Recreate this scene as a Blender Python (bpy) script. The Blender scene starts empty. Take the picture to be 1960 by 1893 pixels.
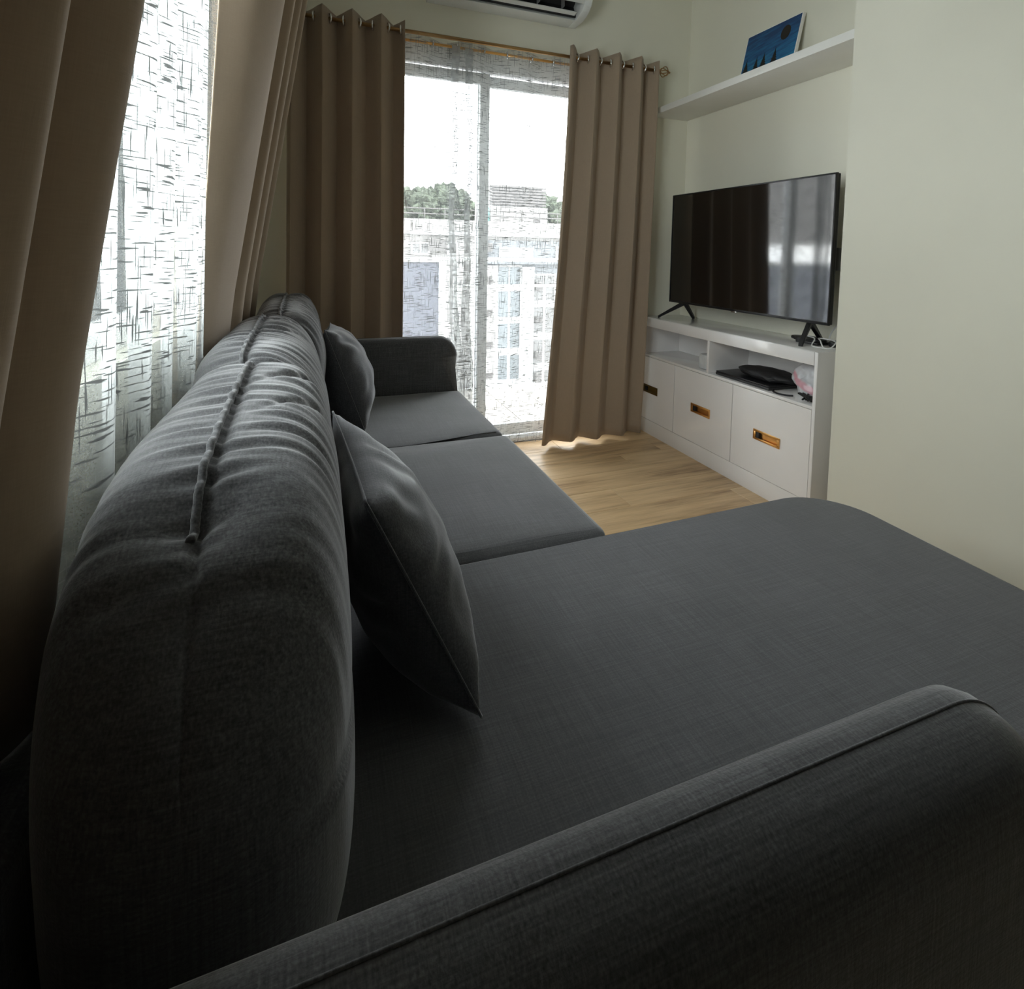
import bpy, bmesh, math, random
from mathutils import Vector, Matrix, noise
random.seed(7)
scene = bpy.context.scene
COL = scene.collection

# ------------------------------------------------------------------ camera, sky, exposure
FPX, CX, CY, CAMZ = 1020.665, 980.03, 549.18, 1.133
RIGHT, DOWN, FWD = (0.9372243, -0.3482978, 0.0173012), (-0.0075131, -0.0697680, -0.9975350), (0.3486463, 0.9347840, -0.0680050)
cam_data = bpy.data.cameras.new('camera')
cam = bpy.data.objects.new('camera', cam_data); COL.objects.link(cam)
r_, d_, f_ = Vector(RIGHT), Vector(DOWN), Vector(FWD)
mw = Matrix((( r_.x, -d_.x, -f_.x, 0), (r_.y, -d_.y, -f_.y, 0), (r_.z, -d_.z, -f_.z, CAMZ), (0, 0, 0, 1)))
cam.matrix_world = mw
cam_data.sensor_fit = 'HORIZONTAL'; cam_data.sensor_width = 36.0
cam_data.lens = FPX / 1960 * 36.0
cam_data.shift_x = -(CX - 980) / 1960
cam_data.shift_y = (CY - 946.5) / 1960
cam_data.clip_start = 0.02; cam_data.clip_end = 600
scene.camera = cam
scene.view_settings.view_transform = 'Standard'
scene.view_settings.look = 'None'
scene.view_settings.gamma = 1.0
scene.view_settings.use_curve_mapping = False
scene.view_settings.exposure = 0.0

SKY = 18.0
world = bpy.data.worlds.new('overcast_sky'); scene.world = world; world.use_nodes = True
wt = world.node_tree; wt.nodes.clear()
wo = wt.nodes.new('ShaderNodeOutputWorld'); wb = wt.nodes.new('ShaderNodeBackground')
tc = wt.nodes.new('ShaderNodeTexCoord'); nz = wt.nodes.new('ShaderNodeTexNoise'); rp = wt.nodes.new('ShaderNodeValToRGB')
nz.inputs['Scale'].default_value = 3.0; nz.inputs['Detail'].default_value = 5.0
rp.color_ramp.elements[0].position = 0.35; rp.color_ramp.elements[0].color = (0.86, 0.90, 0.97, 1)
rp.color_ramp.elements[1].position = 0.65; rp.color_ramp.elements[1].color = (1.0, 1.0, 1.0, 1)
wt.links.new(tc.outputs['Generated'], nz.inputs['Vector']); wt.links.new(nz.outputs['Fac'], rp.inputs['Fac'])
wt.links.new(rp.outputs['Color'], wb.inputs['Color']); wb.inputs['Strength'].default_value = SKY
wt.links.new(wb.outputs['Background'], wo.inputs['Surface'])

def portal(name, loc, rot, sx, sy):
    l = bpy.data.lights.new(name, 'AREA'); l.shape = 'RECTANGLE'; l.size = sx; l.size_y = sy; l.cycles.is_portal = True
    o = bpy.data.objects.new(name, l); COL.objects.link(o); o.location = loc; o.rotation_euler = rot
portal('door_sky_portal', (0.86, 3.02, 1.1), (-math.pi/2, 0, 0), 1.75, 2.2)
portal('window_sky_portal', (-0.46, 0.95, 1.52), (0, -math.pi/2, 0), 1.25, 1.4)

# ------------------------------------------------------------------ helpers
def ray(px, py):
    a, b = (px - CX) / FPX, (py - CY) / FPX
    return r_ * a + d_ * b + f_
CAMP = Vector((0, 0, CAMZ))
def onX(p, X): v = ray(*p); return CAMP + v * (X / v.x)
def onY(p, Y): v = ray(*p); return CAMP + v * (Y / v.y)
def onZ(p, Z): v = ray(*p); return CAMP + v * ((Z - CAMZ) / v.z)

WPOS = {}
def link(name, me, mat, parent=None, origin=None):
    o = bpy.data.objects.new(name, me)
    if mat is not None:
        for m in (mat if isinstance(mat, (list, tuple)) else [mat]): me.materials.append(m)
    if origin is None:
        xs = [v.co for v in me.vertices]
        lo = Vector((min(v.x for v in xs), min(v.y for v in xs), min(v.z for v in xs)))
        hi = Vector((max(v.x for v in xs), max(v.y for v in xs), max(v.z for v in xs)))
        origin = (lo + hi) / 2
        if parent is None: origin.z = lo.z
    origin = Vector(origin)
    me.transform(Matrix.Translation(-origin))
    COL.objects.link(o)
    WPOS[o.name] = origin
    if parent is not None:
        o.parent = parent; o.location = origin - WPOS[parent.name]
    else:
        o.location = origin
    return o
def tag(o, label=None, cat=None, group=None, kind=None):
    if label: o['label'] = label
    if cat: o['category'] = cat
    if group: o['group'] = group
    if kind: o['kind'] = kind
    return o
def empty(name, loc, label=None, cat=None, group=None, kind=None):
    o = bpy.data.objects.new(name, None); o.empty_display_size = 0.1; COL.objects.link(o)
    o.location = loc; WPOS[o.name] = Vector(loc)
    return tag(o, label, cat, group, kind)
def from_data(name, vs, fs, mat, parent=None, smooth=False, uvs=None, midx=None):
    me = bpy.data.meshes.new(name); me.from_pydata([tuple(v) for v in vs], [], fs)
    if uvs is not None:
        ul = me.uv_layers.new(name='UVMap')
        for lp in me.loops: ul.data[lp.index].uv = uvs[lp.vertex_index]
    if smooth: me.polygons.foreach_set('use_smooth', [True] * len(me.polygons))
    if midx: me.polygons.foreach_set('material_index', midx)
    me.update()
    return link(name, me, mat, parent)
def bm_box(bm, x0, x1, y0, y1, z0, z1):
    v = [bm.verts.new((x, y, z)) for x in (x0, x1) for y in (y0, y1) for z in (z0, z1)]
    for q in ((0,1,3,2),(4,6,7,5),(0,4,5,1),(2,3,7,6),(0,2,6,4),(1,5,7,3)): bm.faces.new([v[i] for i in q])
def bm_done(name, bm, mat, parent=None, bevel=0, seg=2, smooth=False):
    if bevel > 0:
        bmesh.ops.bevel(bm, geom=bm.edges[:], offset=bevel, segments=seg, affect='EDGES', profile=0.5)
    bmesh.ops.recalc_face_normals(bm, faces=bm.faces[:])
    me = bpy.data.meshes.new(name); bm.to_mesh(me); bm.free()
    if smooth or bevel > 0:
        me.polygons.foreach_set('use_smooth', [True] * len(me.polygons))
        try: me.set_sharp_from_angle(angle=math.radians(35))
        except Exception: pass
    return link(name, me, mat, parent)
def box(name, x0, x1, y0, y1, z0, z1, mat, parent=None, bevel=0, seg=2):
    bm = bmesh.new(); bm_box(bm, x0, x1, y0, y1, z0, z1)
    return bm_done(name, bm, mat, parent, bevel, seg)
def boxes(name, lst, mat, parent=None, bevel=0):
    bm = bmesh.new()
    for b in lst: bm_box(bm, *b)
    return bm_done(name, bm, mat, parent, bevel)
def prism(name, prof, axis, a0, a1, mat, parent=None, bevel=0, seg=2, smooth=False):
    """profile (list of 2-D points) pushed along an axis: X -> (Y,Z), Y -> (X,Z), Z -> (X,Y)"""
    def mk(a, p): return {'X': (a, p[0], p[1]), 'Y': (p[0], a, p[1]), 'Z': (p[0], p[1], a)}[axis]
    bm = bmesh.new()
    A = [bm.verts.new(mk(a0, p)) for p in prof]; B = [bm.verts.new(mk(a1, p)) for p in prof]
    n = len(prof)
    bm.faces.new(A); bm.faces.new(B[::-1])
    for i in range(n): bm.faces.new((A[i], B[i], B[(i+1) % n], A[(i+1) % n]))
    return bm_done(name, bm, mat, parent, bevel, seg, smooth)
def tube_data(pts, rad, k=8, closed=False, base=0):
    vs, fs = [], []; n = len(pts); pts = [Vector(p) for p in pts]
    prev = None
    for i, p in enumerate(pts):
        if closed: t = pts[(i+1) % n] - pts[i-1]
        else: t = pts[min(i+1, n-1)] - pts[max(i-1, 0)]
        t.normalize()
        if prev is None:
            a = Vector((0, 0, 1)) if abs(t.z) < 0.9 else Vector((1, 0, 0))
            u = t.cross(a).normalized()
        else:
            u = (prev - t * prev.dot(t)).normalized()
        prev = u; w = t.cross(u)
        rr = rad[i] if isinstance(rad, (list, tuple)) else rad
        for j in range(k):
            a = 2 * math.pi * j / k
            vs.append(p + (u * math.cos(a) + w * math.sin(a)) * rr)
    m = n if closed else n - 1
    for i in range(m):
        for j in range(k):
            a, b = i * k + j, i * k + (j + 1) % k
            c, d = ((i + 1) % n) * k + (j + 1) % k, ((i + 1) % n) * k + j
            fs.append((base + a, base + b, base + c, base + d))
    if not closed:
        fs.append(tuple(base + j for j in range(k))[::-1]); fs.append(tuple(base + (n - 1) * k + j for j in range(k)))
    return vs, fs
def tube(name, pts, rad, mat, parent=None, k=8, closed=False):
    vs, fs = tube_data(pts, rad, k, closed)
    return from_data(name, vs, fs, mat, parent, smooth=True)
def tubes(name, lst, mat, parent=None, k=8):
    V, F = [], []
    for pts, rad, closed in lst:
        v, f = tube_data(pts, rad, k, closed, len(V)); V += v; F += f
    return from_data(name, V, F, mat, parent, smooth=True)
def spline(ps, n=8, closed=False):
    ps = [Vector(p) for p in ps]; out = []; m = len(ps)
    for i in range(m if closed else m - 1):
        g = lambda k: ps[k % m] if closed else ps[max(0, min(m - 1, k))]
        p0, p1, p2, p3 = g(i-1), g(i), g(i+1), g(i+2)
        for k in range(n):
            t = k / n
            out.append(0.5 * ((2*p1) + (p2-p0)*t + (2*p0-5*p1+4*p2-p3)*t*t + (3*p1-p0-3*p2+p3)*t**3))
    if not closed: out.append(ps[-1])
    return out
def grid(name, fn, nu, nv, mat, parent=None, usz=1.0, vsz=1.0, closed_u=False, solid=0, kind=None):
    vs, uv, fs = [], [], []
    for j in range(nv + 1):
        for i in range(nu + (0 if closed_u else 1)):
            u, v = i / nu, j / nv
            vs.append(fn(u, v)); uv.append((u * usz, v * vsz))
    w = nu if closed_u else nu + 1
    for j in range(nv):
        for i in range(nu):
            a = j * w + i; b = j * w + (i + 1) % w
            fs.append((a, b, b + w, a + w))
    o = from_data(name, vs, fs, mat, parent, smooth=True, uvs=uv)
    if solid:
        md = o.modifiers.new('thickness', 'SOLIDIFY'); md.thickness = solid; md.offset = 0
    return o
def disc_ring(center, axis, r, n=20):
    axis = Vector(axis).normalized(); a = Vector((0, 0, 1)) if abs(axis.z) < .9 else Vector((1, 0, 0))
    u = axis.cross(a).normalized(); w = axis.cross(u)
    return [Vector(center) + (u * math.cos(2*math.pi*i/n) + w * math.sin(2*math.pi*i/n)) * r for i in range(n)]

# ------------------------------------------------------------------ materials
def new_mat(name):
    m = bpy.data.materials.new(name); m.use_nodes = True
    nt = m.node_tree; b = nt.nodes['Principled BSDF']
    return m, nt, b
def N(nt, t, **kw):
    n = nt.nodes.new(t)
    for k, v in kw.items(): setattr(n, k, v)
    return n
def noise_node(nt, vec, scale, detail=3, mapping=None, rough=0.5):
    if mapping is not None:
        mp = N(nt, 'ShaderNodeMapping'); mp.inputs['Scale'].default_value = mapping
        nt.links.new(vec, mp.inputs['Vector']); vec = mp.outputs['Vector']
    n = N(nt, 'ShaderNodeTexNoise'); n.inputs['Scale'].default_value = scale; n.inputs['Detail'].default_value = detail
    n.inputs['Roughness'].default_value = rough
    nt.links.new(vec, n.inputs['Vector']); return n.outputs['Fac']
def ramp(nt, fac, stops):
    r = N(nt, 'ShaderNodeValToRGB'); e = r.color_ramp.elements
    while len(e) < len(stops): e.new(0.5)
    for el, (p, c) in zip(e, stops):
        el.position = p; el.color = (c, c, c, 1) if not isinstance(c, tuple) else (*c, 1)
    nt.links.new(fac, r.inputs['Fac']); return r.outputs['Color']
def mathn(nt, op, a, b=None, clamp=False):
    n = N(nt, 'ShaderNodeMath', operation=op); n.use_clamp = clamp
    for i, v in enumerate((a, b)):
        if v is None: continue
        if isinstance(v, (int, float)): n.inputs[i].default_value = v
        else: nt.links.new(v, n.inputs[i])
    return n.outputs[0]
def simple(name, col, rough=0.5, metal=0.0, var=0.06, scale=6.0, bump=0.0, bscale=60, coat=0.0, spec=0.5):
    """a principled surface with slight noise in its colour and relief"""
    m, nt, b = new_mat(name); t = N(nt, 'ShaderNodeTexCoord').outputs['Object']
    fac = noise_node(nt, t, scale, 4)
    lo = tuple(c * (1 - var) for c in col); hi = tuple(min(1, c * (1 + var)) for c in col)
    nt.links.new(ramp(nt, fac, [(0.3, lo), (0.7, hi)]), b.inputs['Base Color'])
    b.inputs['Roughness'].default_value = rough; b.inputs['Metallic'].default_value = metal
    b.inputs['Coat Weight'].default_value = coat; b.inputs['Coat Roughness'].default_value = 0.05
    b.inputs['Specular IOR Level'].default_value = spec
    if bump:
        bn = N(nt, 'ShaderNodeBump'); bn.inputs['Strength'].default_value = bump; bn.inputs['Distance'].default_value = 0.002
        nt.links.new(noise_node(nt, t, bscale, 3), bn.inputs['Height']); nt.links.new(bn.outputs['Normal'], b.inputs['Normal'])
    return m
def linen(name, col, lines=1.0, bump=0.5, rough=0.95):
    m, nt, b = new_mat(name); t = N(nt, 'ShaderNodeTexCoord').outputs['Object']
    n1 = noise_node(nt, t, 1.0, 2, (9, 420, 420)); n2 = noise_node(nt, t, 1.0, 2, (420, 9, 420)); n3 = noise_node(nt, t, 1.0, 2, (420, 420, 9))
    big = noise_node(nt, t, 5.0, 3)
    s = mathn(nt, 'ADD', mathn(nt, 'ADD', n1, n2), n3)
    s = mathn(nt, 'MULTIPLY', s, 0.3333)
    lo = tuple(c * (1 - 0.55 * lines) for c in col); hi = tuple(c * (1 + 0.75 * lines) for c in col)
    c1 = N(nt, 'ShaderNodeMix', data_type='RGBA', blend_type='MULTIPLY'); c1.inputs[0].default_value = 1.0
    nt.links.new(ramp(nt, s, [(0.36, lo), (0.5, col), (0.64, hi)]), c1.inputs[6])
    nt.links.new(ramp(nt, big, [(0.3, 0.9), (0.7, 1.08)]), c1.inputs[7])
    nt.links.new(c1.outputs[2], b.inputs['Base Color'])
    b.inputs['Roughness'].default_value = rough; b.inputs['Specular IOR Level'].default_value = 0.15
    b.inputs['Sheen Weight'].default_value = 0.55; b.inputs['Sheen Roughness'].default_value = 0.45
    bn = N(nt, 'ShaderNodeBump'); bn.inputs['Strength'].default_value = bump; bn.inputs['Distance'].default_value = 0.0015
    nt.links.new(s, bn.inputs['Height']); nt.links.new(bn.outputs['Normal'], b.inputs['Normal'])
    return m
def sheer_mat(name, base=0.30, thread=0.35, col=0.5, fr=260, lo=.605):
    m = bpy.data.materials.new(name); m.use_nodes = True; nt = m.node_tree; nt.nodes.clear()
    out = N(nt, 'ShaderNodeOutputMaterial')
    uv = N(nt, 'ShaderNodeTexCoord').outputs['UV']
    h = noise_node(nt, uv, 1.0, 1, (fr * .054, fr, 1)); v = noise_node(nt, uv, 1.0, 1, (fr, fr * .046, 1))
    w = noise_node(nt, uv, 1.0, 2, (420, 420, 1))
    hm = ramp(nt, h, [(lo, 0.0), (lo + .02, 1.0)]); vm = ramp(nt, v, [(lo + .02, 0.0), (lo + .04, 1.0)])
    th = mathn(nt, 'MAXIMUM', hm, vm)
    op = mathn(nt, 'ADD', mathn(nt, 'MULTIPLY', th, thread), mathn(nt, 'ADD', mathn(nt, 'MULTIPLY', w, 0.16), base - 0.08), clamp=True)
    # a weave closes up when it is seen edge-on: opacity over the slanted path
    ge = N(nt, 'ShaderNodeNewGeometry'); dt = N(nt, 'ShaderNodeVectorMath', operation='DOT_PRODUCT')
    nt.links.new(ge.outputs['Normal'], dt.inputs[0]); nt.links.new(ge.outputs['Incoming'], dt.inputs[1])
    ca = mathn(nt, 'MAXIMUM', mathn(nt, 'ABSOLUTE', dt.outputs['Value']), 0.12)
    op = mathn(nt, 'SUBTRACT', 1.0, mathn(nt, 'POWER', mathn(nt, 'SUBTRACT', 1.0, op), mathn(nt, 'DIVIDE', 1.0, ca)))
    tr = N(nt, 'ShaderNodeBsdfTransparent'); tl = N(nt, 'ShaderNodeBsdfTranslucent'); df = N(nt, 'ShaderNodeBsdfDiffuse')
    tcol = ramp(nt, th, [(0.0, (col, col * 1.03, col * 1.03)), (1.0, (col * .14, col * .145, col * .145))])
    nt.links.new(tcol, tl.inputs['Color'])
    nt.links.new(ramp(nt, th, [(0.0, (0.80, 0.83, 0.82)), (1.0, (0.6, 0.62, 0.62))]), df.inputs['Color'])
    mx = N(nt, 'ShaderNodeMixShader'); mx.inputs[0].default_value = 0.45
    nt.links.new(tl.outputs[0], mx.inputs[1]); nt.links.new(df.outputs[0], mx.inputs[2])
    m2 = N(nt, 'ShaderNodeMixShader'); nt.links.new(op, m2.inputs[0])
    nt.links.new(tr.outputs[0], m2.inputs[1]); nt.links.new(mx.outputs[0], m2.inputs[2])
    nt.links.new(m2.outputs[0], out.inputs['Surface'])
    return m
def glass_mat(name, tint=(0.95, 0.98, 0.97), frost=0.0, frost_col=(0.8, 0.82, 0.9)):
    m = bpy.data.materials.new(name); m.use_nodes = True; nt = m.node_tree; nt.nodes.clear()
    out = N(nt, 'ShaderNodeOutputMaterial'); tr = N(nt, 'ShaderNodeBsdfTransparent'); gl = N(nt, 'ShaderNodeBsdfGlossy')
    t = N(nt, 'ShaderNodeTexCoord').outputs['Object']
    tr.inputs['Color'].default_value = (*tint, 1); gl.inputs['Roughness'].default_value = 0.02
    lw = N(nt, 'ShaderNodeLayerWeight'); lw.inputs['Blend'].default_value = 0.12
    mx = N(nt, 'ShaderNodeMixShader'); nt.links.new(lw.outputs['Fresnel'], mx.inputs[0])
    src = tr.outputs[0]
    if frost:
        tl = N(nt, 'ShaderNodeBsdfTranslucent'); df = N(nt, 'ShaderNodeBsdfDiffuse'); mm = N(nt, 'ShaderNodeMixShader'); m3 = N(nt, 'ShaderNodeMixShader')
        nt.links.new(ramp(nt, noise_node(nt, t, 3, 3), [(0.3, tuple(c*.95 for c in frost_col)), (0.7, frost_col)]), tl.inputs['Color'])
        df.inputs['Color'].default_value = (*frost_col, 1); mm.inputs[0].default_value = 0.5
        nt.links.new(tl.outputs[0], mm.inputs[1]); nt.links.new(df.outputs[0], mm.inputs[2])
        m3.inputs[0].default_value = frost
        nt.links.new(tr.outputs[0], m3.inputs[1]); nt.links.new(mm.outputs[0], m3.inputs[2]); src = m3.outputs[0]
    nt.links.new(src, mx.inputs[1]); nt.links.new(gl.outputs[0], mx.inputs[2])
    nt.links.new(mx.outputs[0], out.inputs['Surface'])
    return m
def drape_mat(name, col):
    m = bpy.data.materials.new(name); m.use_nodes = True; nt = m.node_tree; b = nt.nodes['Principled BSDF']
    out = nt.nodes['Material Output']; uv = N(nt, 'ShaderNodeTexCoord').outputs['UV']
    w = mathn(nt, 'MULTIPLY', mathn(nt, 'ADD', noise_node(nt, uv, 1, 2, (30, 600, 1)), noise_node(nt, uv, 1, 2, (600, 30, 1))), 0.5)
    nt.links.new(ramp(nt, w, [(0.35, tuple(c*.95 for c in col)), (0.65, tuple(c*1.05 for c in col))]), b.inputs['Base Color'])
    b.inputs['Roughness'].default_value = 0.75; b.inputs['Specular IOR Level'].default_value = 0.25
    b.inputs['Sheen Weight'].default_value = 0.3
    tl = N(nt, 'ShaderNodeBsdfTranslucent'); tl.inputs['Color'].default_value = (*[min(1, c*1.2) for c in col], 1)
    mx = N(nt, 'ShaderNodeMixShader'); mx.inputs[0].default_value = 0.08
    nt.links.new(b.outputs[0], mx.inputs[1]); nt.links.new(tl.outputs[0], mx.inputs[2]); nt.links.new(mx.outputs[0], out.inputs['Surface'])
    bn = N(nt, 'ShaderNodeBump'); bn.inputs['Strength'].default_value = 0.15; bn.inputs['Distance'].default_value = 0.001
    nt.links.new(w, bn.inputs['Height']); nt.links.new(bn.outputs['Normal'], b.inputs['Normal'])
    return m
def wood_mat(name):
    m, nt, b = new_mat(name); t = N(nt, 'ShaderNodeTexCoord').outputs['Object']
    oi = N(nt, 'ShaderNodeObjectInfo').outputs['Random']
    add = N(nt, 'ShaderNodeVectorMath', operation='ADD'); cmb = N(nt, 'ShaderNodeCombineXYZ')
    for i in range(3): nt.links.new(mathn(nt, 'MULTIPLY', oi, 37.0 + i * 11), cmb.inputs[i])
    nt.links.new(t, add.inputs[0]); nt.links.new(cmb.outputs[0], add.inputs[1]); v = add.outputs[0]
    g1 = noise_node(nt, v, 1, 5, (1.6, 16, 4), 0.6); g2 = noise_node(nt, v, 1, 4, (5, 110, 10))
    s = mathn(nt, 'ADD', mathn(nt, 'MULTIPLY', g1, 0.75), mathn(nt, 'MULTIPLY', g2, 0.25))
    s = mathn(nt, 'ADD', s, mathn(nt, 'MULTIPLY', mathn(nt, 'SUBTRACT', oi, 0.5), 0.10))
    nt.links.new(ramp(nt, s, [(0.31, (0.33, 0.195, 0.10)), (0.44, (0.60, 0.41, 0.225)), (0.55, (0.72, 0.51, 0.29)), (0.70, (0.80, 0.60, 0.36))]), b.inputs['Base Color'])
    b.inputs['Roughness'].default_value = 0.38; b.inputs['Specular IOR Level'].default_value = 0.4
    bn = N(nt, 'ShaderNodeBump'); bn.inputs['Strength'].default_value = 0.15; bn.inputs['Distance'].default_value = 0.001
    nt.links.new(g2, bn.inputs['Height']); nt.links.new(bn.outputs['Normal'], b.inputs['Normal'])
    return m

M_wall = simple('wall_paint', (0.81, 0.79, 0.665), 0.55, var=0.02, scale=2.0, bump=0.08, bscale=90)
M_ceil = simple('ceiling_paint', (0.84, 0.84, 0.80), 0.8, var=0.02)
M_rear = simple('rear_light_absorber', (0.09, 0.085, 0.08), 0.8, var=0.03)  # near-black so the unseen rear wall bounces little light
M_white = simple('white_laminate', (0.92, 0.895, 0.87), 0.16, var=0.015, coat=0.5)
M_shelf = simple('white_board', (0.86, 0.85, 0.80), 0.35, var=0.02)
M_frame = simple('white_aluminium', (0.88, 0.89, 0.89), 0.35, var=0.02)
M_ac = simple('white_plastic', (0.78, 0.80, 0.78), 0.35, var=0.02)
M_black = simple('black_plastic', (0.012, 0.012, 0.013), 0.35, var=0.1)
M_dark = simple('dark_recess', (0.02, 0.02, 0.022), 0.7, var=0.1)
M_screen = simple('tv_screen', (0.004, 0.004, 0.005), 0.06, var=0.0, spec=0.6)
M_screen.node_tree.nodes['Principled BSDF'].inputs['IOR'].default_value = 1.95
M_brass = simple('antique_brass', (0.42, 0.26, 0.12), 0.32, metal=1.0, var=0.08)
M_gold = simple('brushed_gold', (0.85, 0.48, 0.17), 0.30, metal=1.0, var=0.06)
M_golddark = simple('shaded_gold', (0.20, 0.13, 0.04), 0.45, metal=1.0, var=0.08)  # the handle gold with shade put into its colour, leftmost drawer
M_chrome = simple('chrome', (0.75, 0.75, 0.76), 0.15, metal=1.0, var=0.02)
M_drape = drape_mat('taupe_blackout', (0.39, 0.30, 0.215))
M_sheer = sheer_mat('sheer_linen', 0.20, 0.66, .36, 215, .612)
M_hem = sheer_mat('sheer_hem', 0.55, 0.40, .45)
M_sheer2 = sheer_mat('sheer_linen_dense', 0.34, 0.75, .28)
M_glass = glass_mat('window_glass')
M_tint = glass_mat('dimming_door_glass', tint=(0.77, 0.785, 0.78))  # tint added to dim the bright outdoors behind the door
M_frost = glass_mat('frosted_glass', frost=0.75, frost_col=(0.30, 0.305, 0.36))
M_sofa = linen('charcoal_linen', (0.092, 0.092, 0.096), 0.8, 0.5)
M_seat = linen('charcoal_weave', (0.092, 0.092, 0.096), 0.45, 0.3)
M_seam = linen('charcoal_piping', (0.075, 0.077, 0.083), 0.5, 0.4)
M_pillow = linen('pillow_linen', (0.082, 0.083, 0.090), 0.6, 0.5)
M_wood = wood_mat('oak_plank')
M_cable = simple('white_cable_plastic', (0.8, 0.8, 0.78), 0.4, var=0.02)
M_bagcloth = simple('black_nylon', (0.010, 0.010, 0.011), 0.6, var=0.3, scale=30, bump=0.4)
M_tray = simple('dark_grey_case', (0.03, 0.03, 0.03), 0.4, var=0.1)
def film_mat(name, col, op):
    m = bpy.data.materials.new(name); m.use_nodes = True; nt = m.node_tree; b = nt.nodes['Principled BSDF']; out = nt.nodes['Material Output']
    t = N(nt, 'ShaderNodeTexCoord').outputs['Object']
    nt.links.new(ramp(nt, noise_node(nt, t, 25, 3), [(0.3, tuple(c*.8 for c in col)), (0.7, col)]), b.inputs['Base Color'])
    b.inputs['Roughness'].default_value = 0.25
    tr = N(nt, 'ShaderNodeBsdfTransparent'); mx = N(nt, 'ShaderNodeMixShader'); mx.inputs[0].default_value = op
    nt.links.new(tr.outputs[0], mx.inputs[1]); nt.links.new(b.outputs[0], mx.inputs[2]); nt.links.new(mx.outputs[0], out.inputs['Surface'])
    return m
M_film = film_mat('plastic_film', (0.75, 0.76, 0.78), 0.85)
def pink_band(m):
    nt = m.node_tree; b = nt.nodes['Principled BSDF']; src = b.inputs['Base Color'].links[0].from_socket
    t = N(nt, 'ShaderNodeTexCoord').outputs['Object']; sp = N(nt, 'ShaderNodeSeparateXYZ'); nt.links.new(t, sp.inputs[0])
    q = mathn(nt, 'ADD', mathn(nt, 'ADD', sp.outputs[2], mathn(nt, 'MULTIPLY', sp.outputs[1], -.55)), mathn(nt, 'MULTIPLY', noise_node(nt, t, 14, 2), .06))
    msk = ramp(nt, mathn(nt, 'ADD', mathn(nt, 'MULTIPLY', q, 4.0), .5), [(.52, 0.0), (.55, 1.0), (.62, 1.0), (.65, 0.0)])
    mx = N(nt, 'ShaderNodeMix', data_type='RGBA'); nt.links.new(msk, mx.inputs[0]); nt.links.new(src, mx.inputs[6]); mx.inputs[7].default_value = (.75, .40, .45, 1)
    nt.links.new(mx.outputs[2], b.inputs['Base Color'])
pink_band(M_film)
M_film2 = film_mat('clear_wrap', (0.85, 0.87, 0.87), 0.8)
M_facade = simple('facade_pale', (0.20, 0.193, 0.185), 0.9, var=0.08, scale=0.15)
M_facade2 = simple('facade_blue_grey', (0.115, 0.12, 0.125), 0.9, var=0.06, scale=0.2)
M_spandrel = simple('facade_white', (0.26, 0.257, 0.253), 0.9, var=0.04, scale=0.2)
M_pane = simple('building_glass', (0.075, 0.085, 0.09), 0.25, var=0.1, scale=0.3)
M_pane2 = simple('building_glass_grey', (0.09, 0.088, 0.086), 0.3, var=0.1, scale=0.3)
M_louver = simple('louver_grey', (0.08, 0.074, 0.072), 0.7, var=0.1)
M_leaf = simple('far_foliage', (0.060, 0.072, 0.050), 0.95, var=0.45, scale=1.2)
M_trunk = simple('far_bark', (0.10, 0.08, 0.06), 0.9, var=0.2)
M_tank = simple('teal_tank', (0.12, 0.30, 0.28), 0.5)
M_ground = simple('street_ground', (0.25, 0.25, 0.24), 0.95, var=0.2, scale=0.05)
M_concrete = simple('balcony_tile', (0.30, 0.275, 0.245), 0.7, var=0.08, scale=4)

# ------------------------------------------------------------------ the room shell
XL, XR, XN, YB, YC, YREAR, ZC = -0.31, 1.96, 2.24, 2.86, 1.529, -0.65, 2.95
base = box('floor', XL - .15, XN + .1, YREAR - .1, YB + .12, -0.12, -0.012, simple('floor_screed', (0.05, 0.035, 0.02), 0.9)); tag(base, kind='structure')
pw, pl = 0.18, 1.22
rows = int((YB - YREAR) / pw) + 1
protos = {}
for r in range(rows):
    y1 = YB + 0.02 - r * pw; y0 = max(YREAR, y1 - pw)
    off = [0.0, 0.55, 0.27, 0.83][r % 4] - 0.8
    x = XL - 0.0 + off - pl
    while x < XN:
        a, b_ = max(XL, x), min(XN, x + pl)
        if b_ - a > 0.05 and y1 - y0 > 0.02:
            bm = bmesh.new(); bm_box(bm, a + .0006, b_ - .0006, y0 + .0006, y1 - .0006, -0.012, 0.0)
            bmesh.ops.bevel(bm, geom=[e for e in bm.edges if all(v.co.z > -0.001 for v in e.verts)], offset=0.0012, segments=1, affect='EDGES')
            bm_done('plank', bm, M_wood, base)
        x += pl
tag(boxes('wall_left', [(XL - .14, XL, YREAR, 0.30, 0, ZC), (XL - .14, XL, 1.58, YB, 0, ZC), (XL - .14, XL, 0.30, 1.58, 0, 0.93), (XL - .14, XL, 0.30, 1.58, 2.12, ZC)], M_wall), kind='structure')
DX0, DX1, DZ = -0.02, 1.74, 2.22
tag(boxes('wall_back', [(XL - .14, DX0, YB, YB + .14, 0, ZC), (DX1, XN + .1, YB, YB + .14, 0, ZC), (DX0, DX1, YB, YB + .14, DZ, ZC)], M_wall), kind='structure')
tag(box('wall_right', XR, XN + .1, YREAR, YC, 0, ZC, M_wall), kind='structure')
tag(box('wall_niche', XN, XN + .1, YC, YB, 0, ZC, M_wall), kind='structure')
tag(box('wall_rear_blocker', XL - .14, XN + .1, YREAR - .1, YREAR, 0, ZC, M_rear), kind='structure')  # unseen dark wall added close behind the camera to cut bounce light
tag(box('ceiling', XL - .14, XN + .1, YREAR - .1, YB + .14, ZC, ZC + .1, M_ceil), kind='structure')
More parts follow.
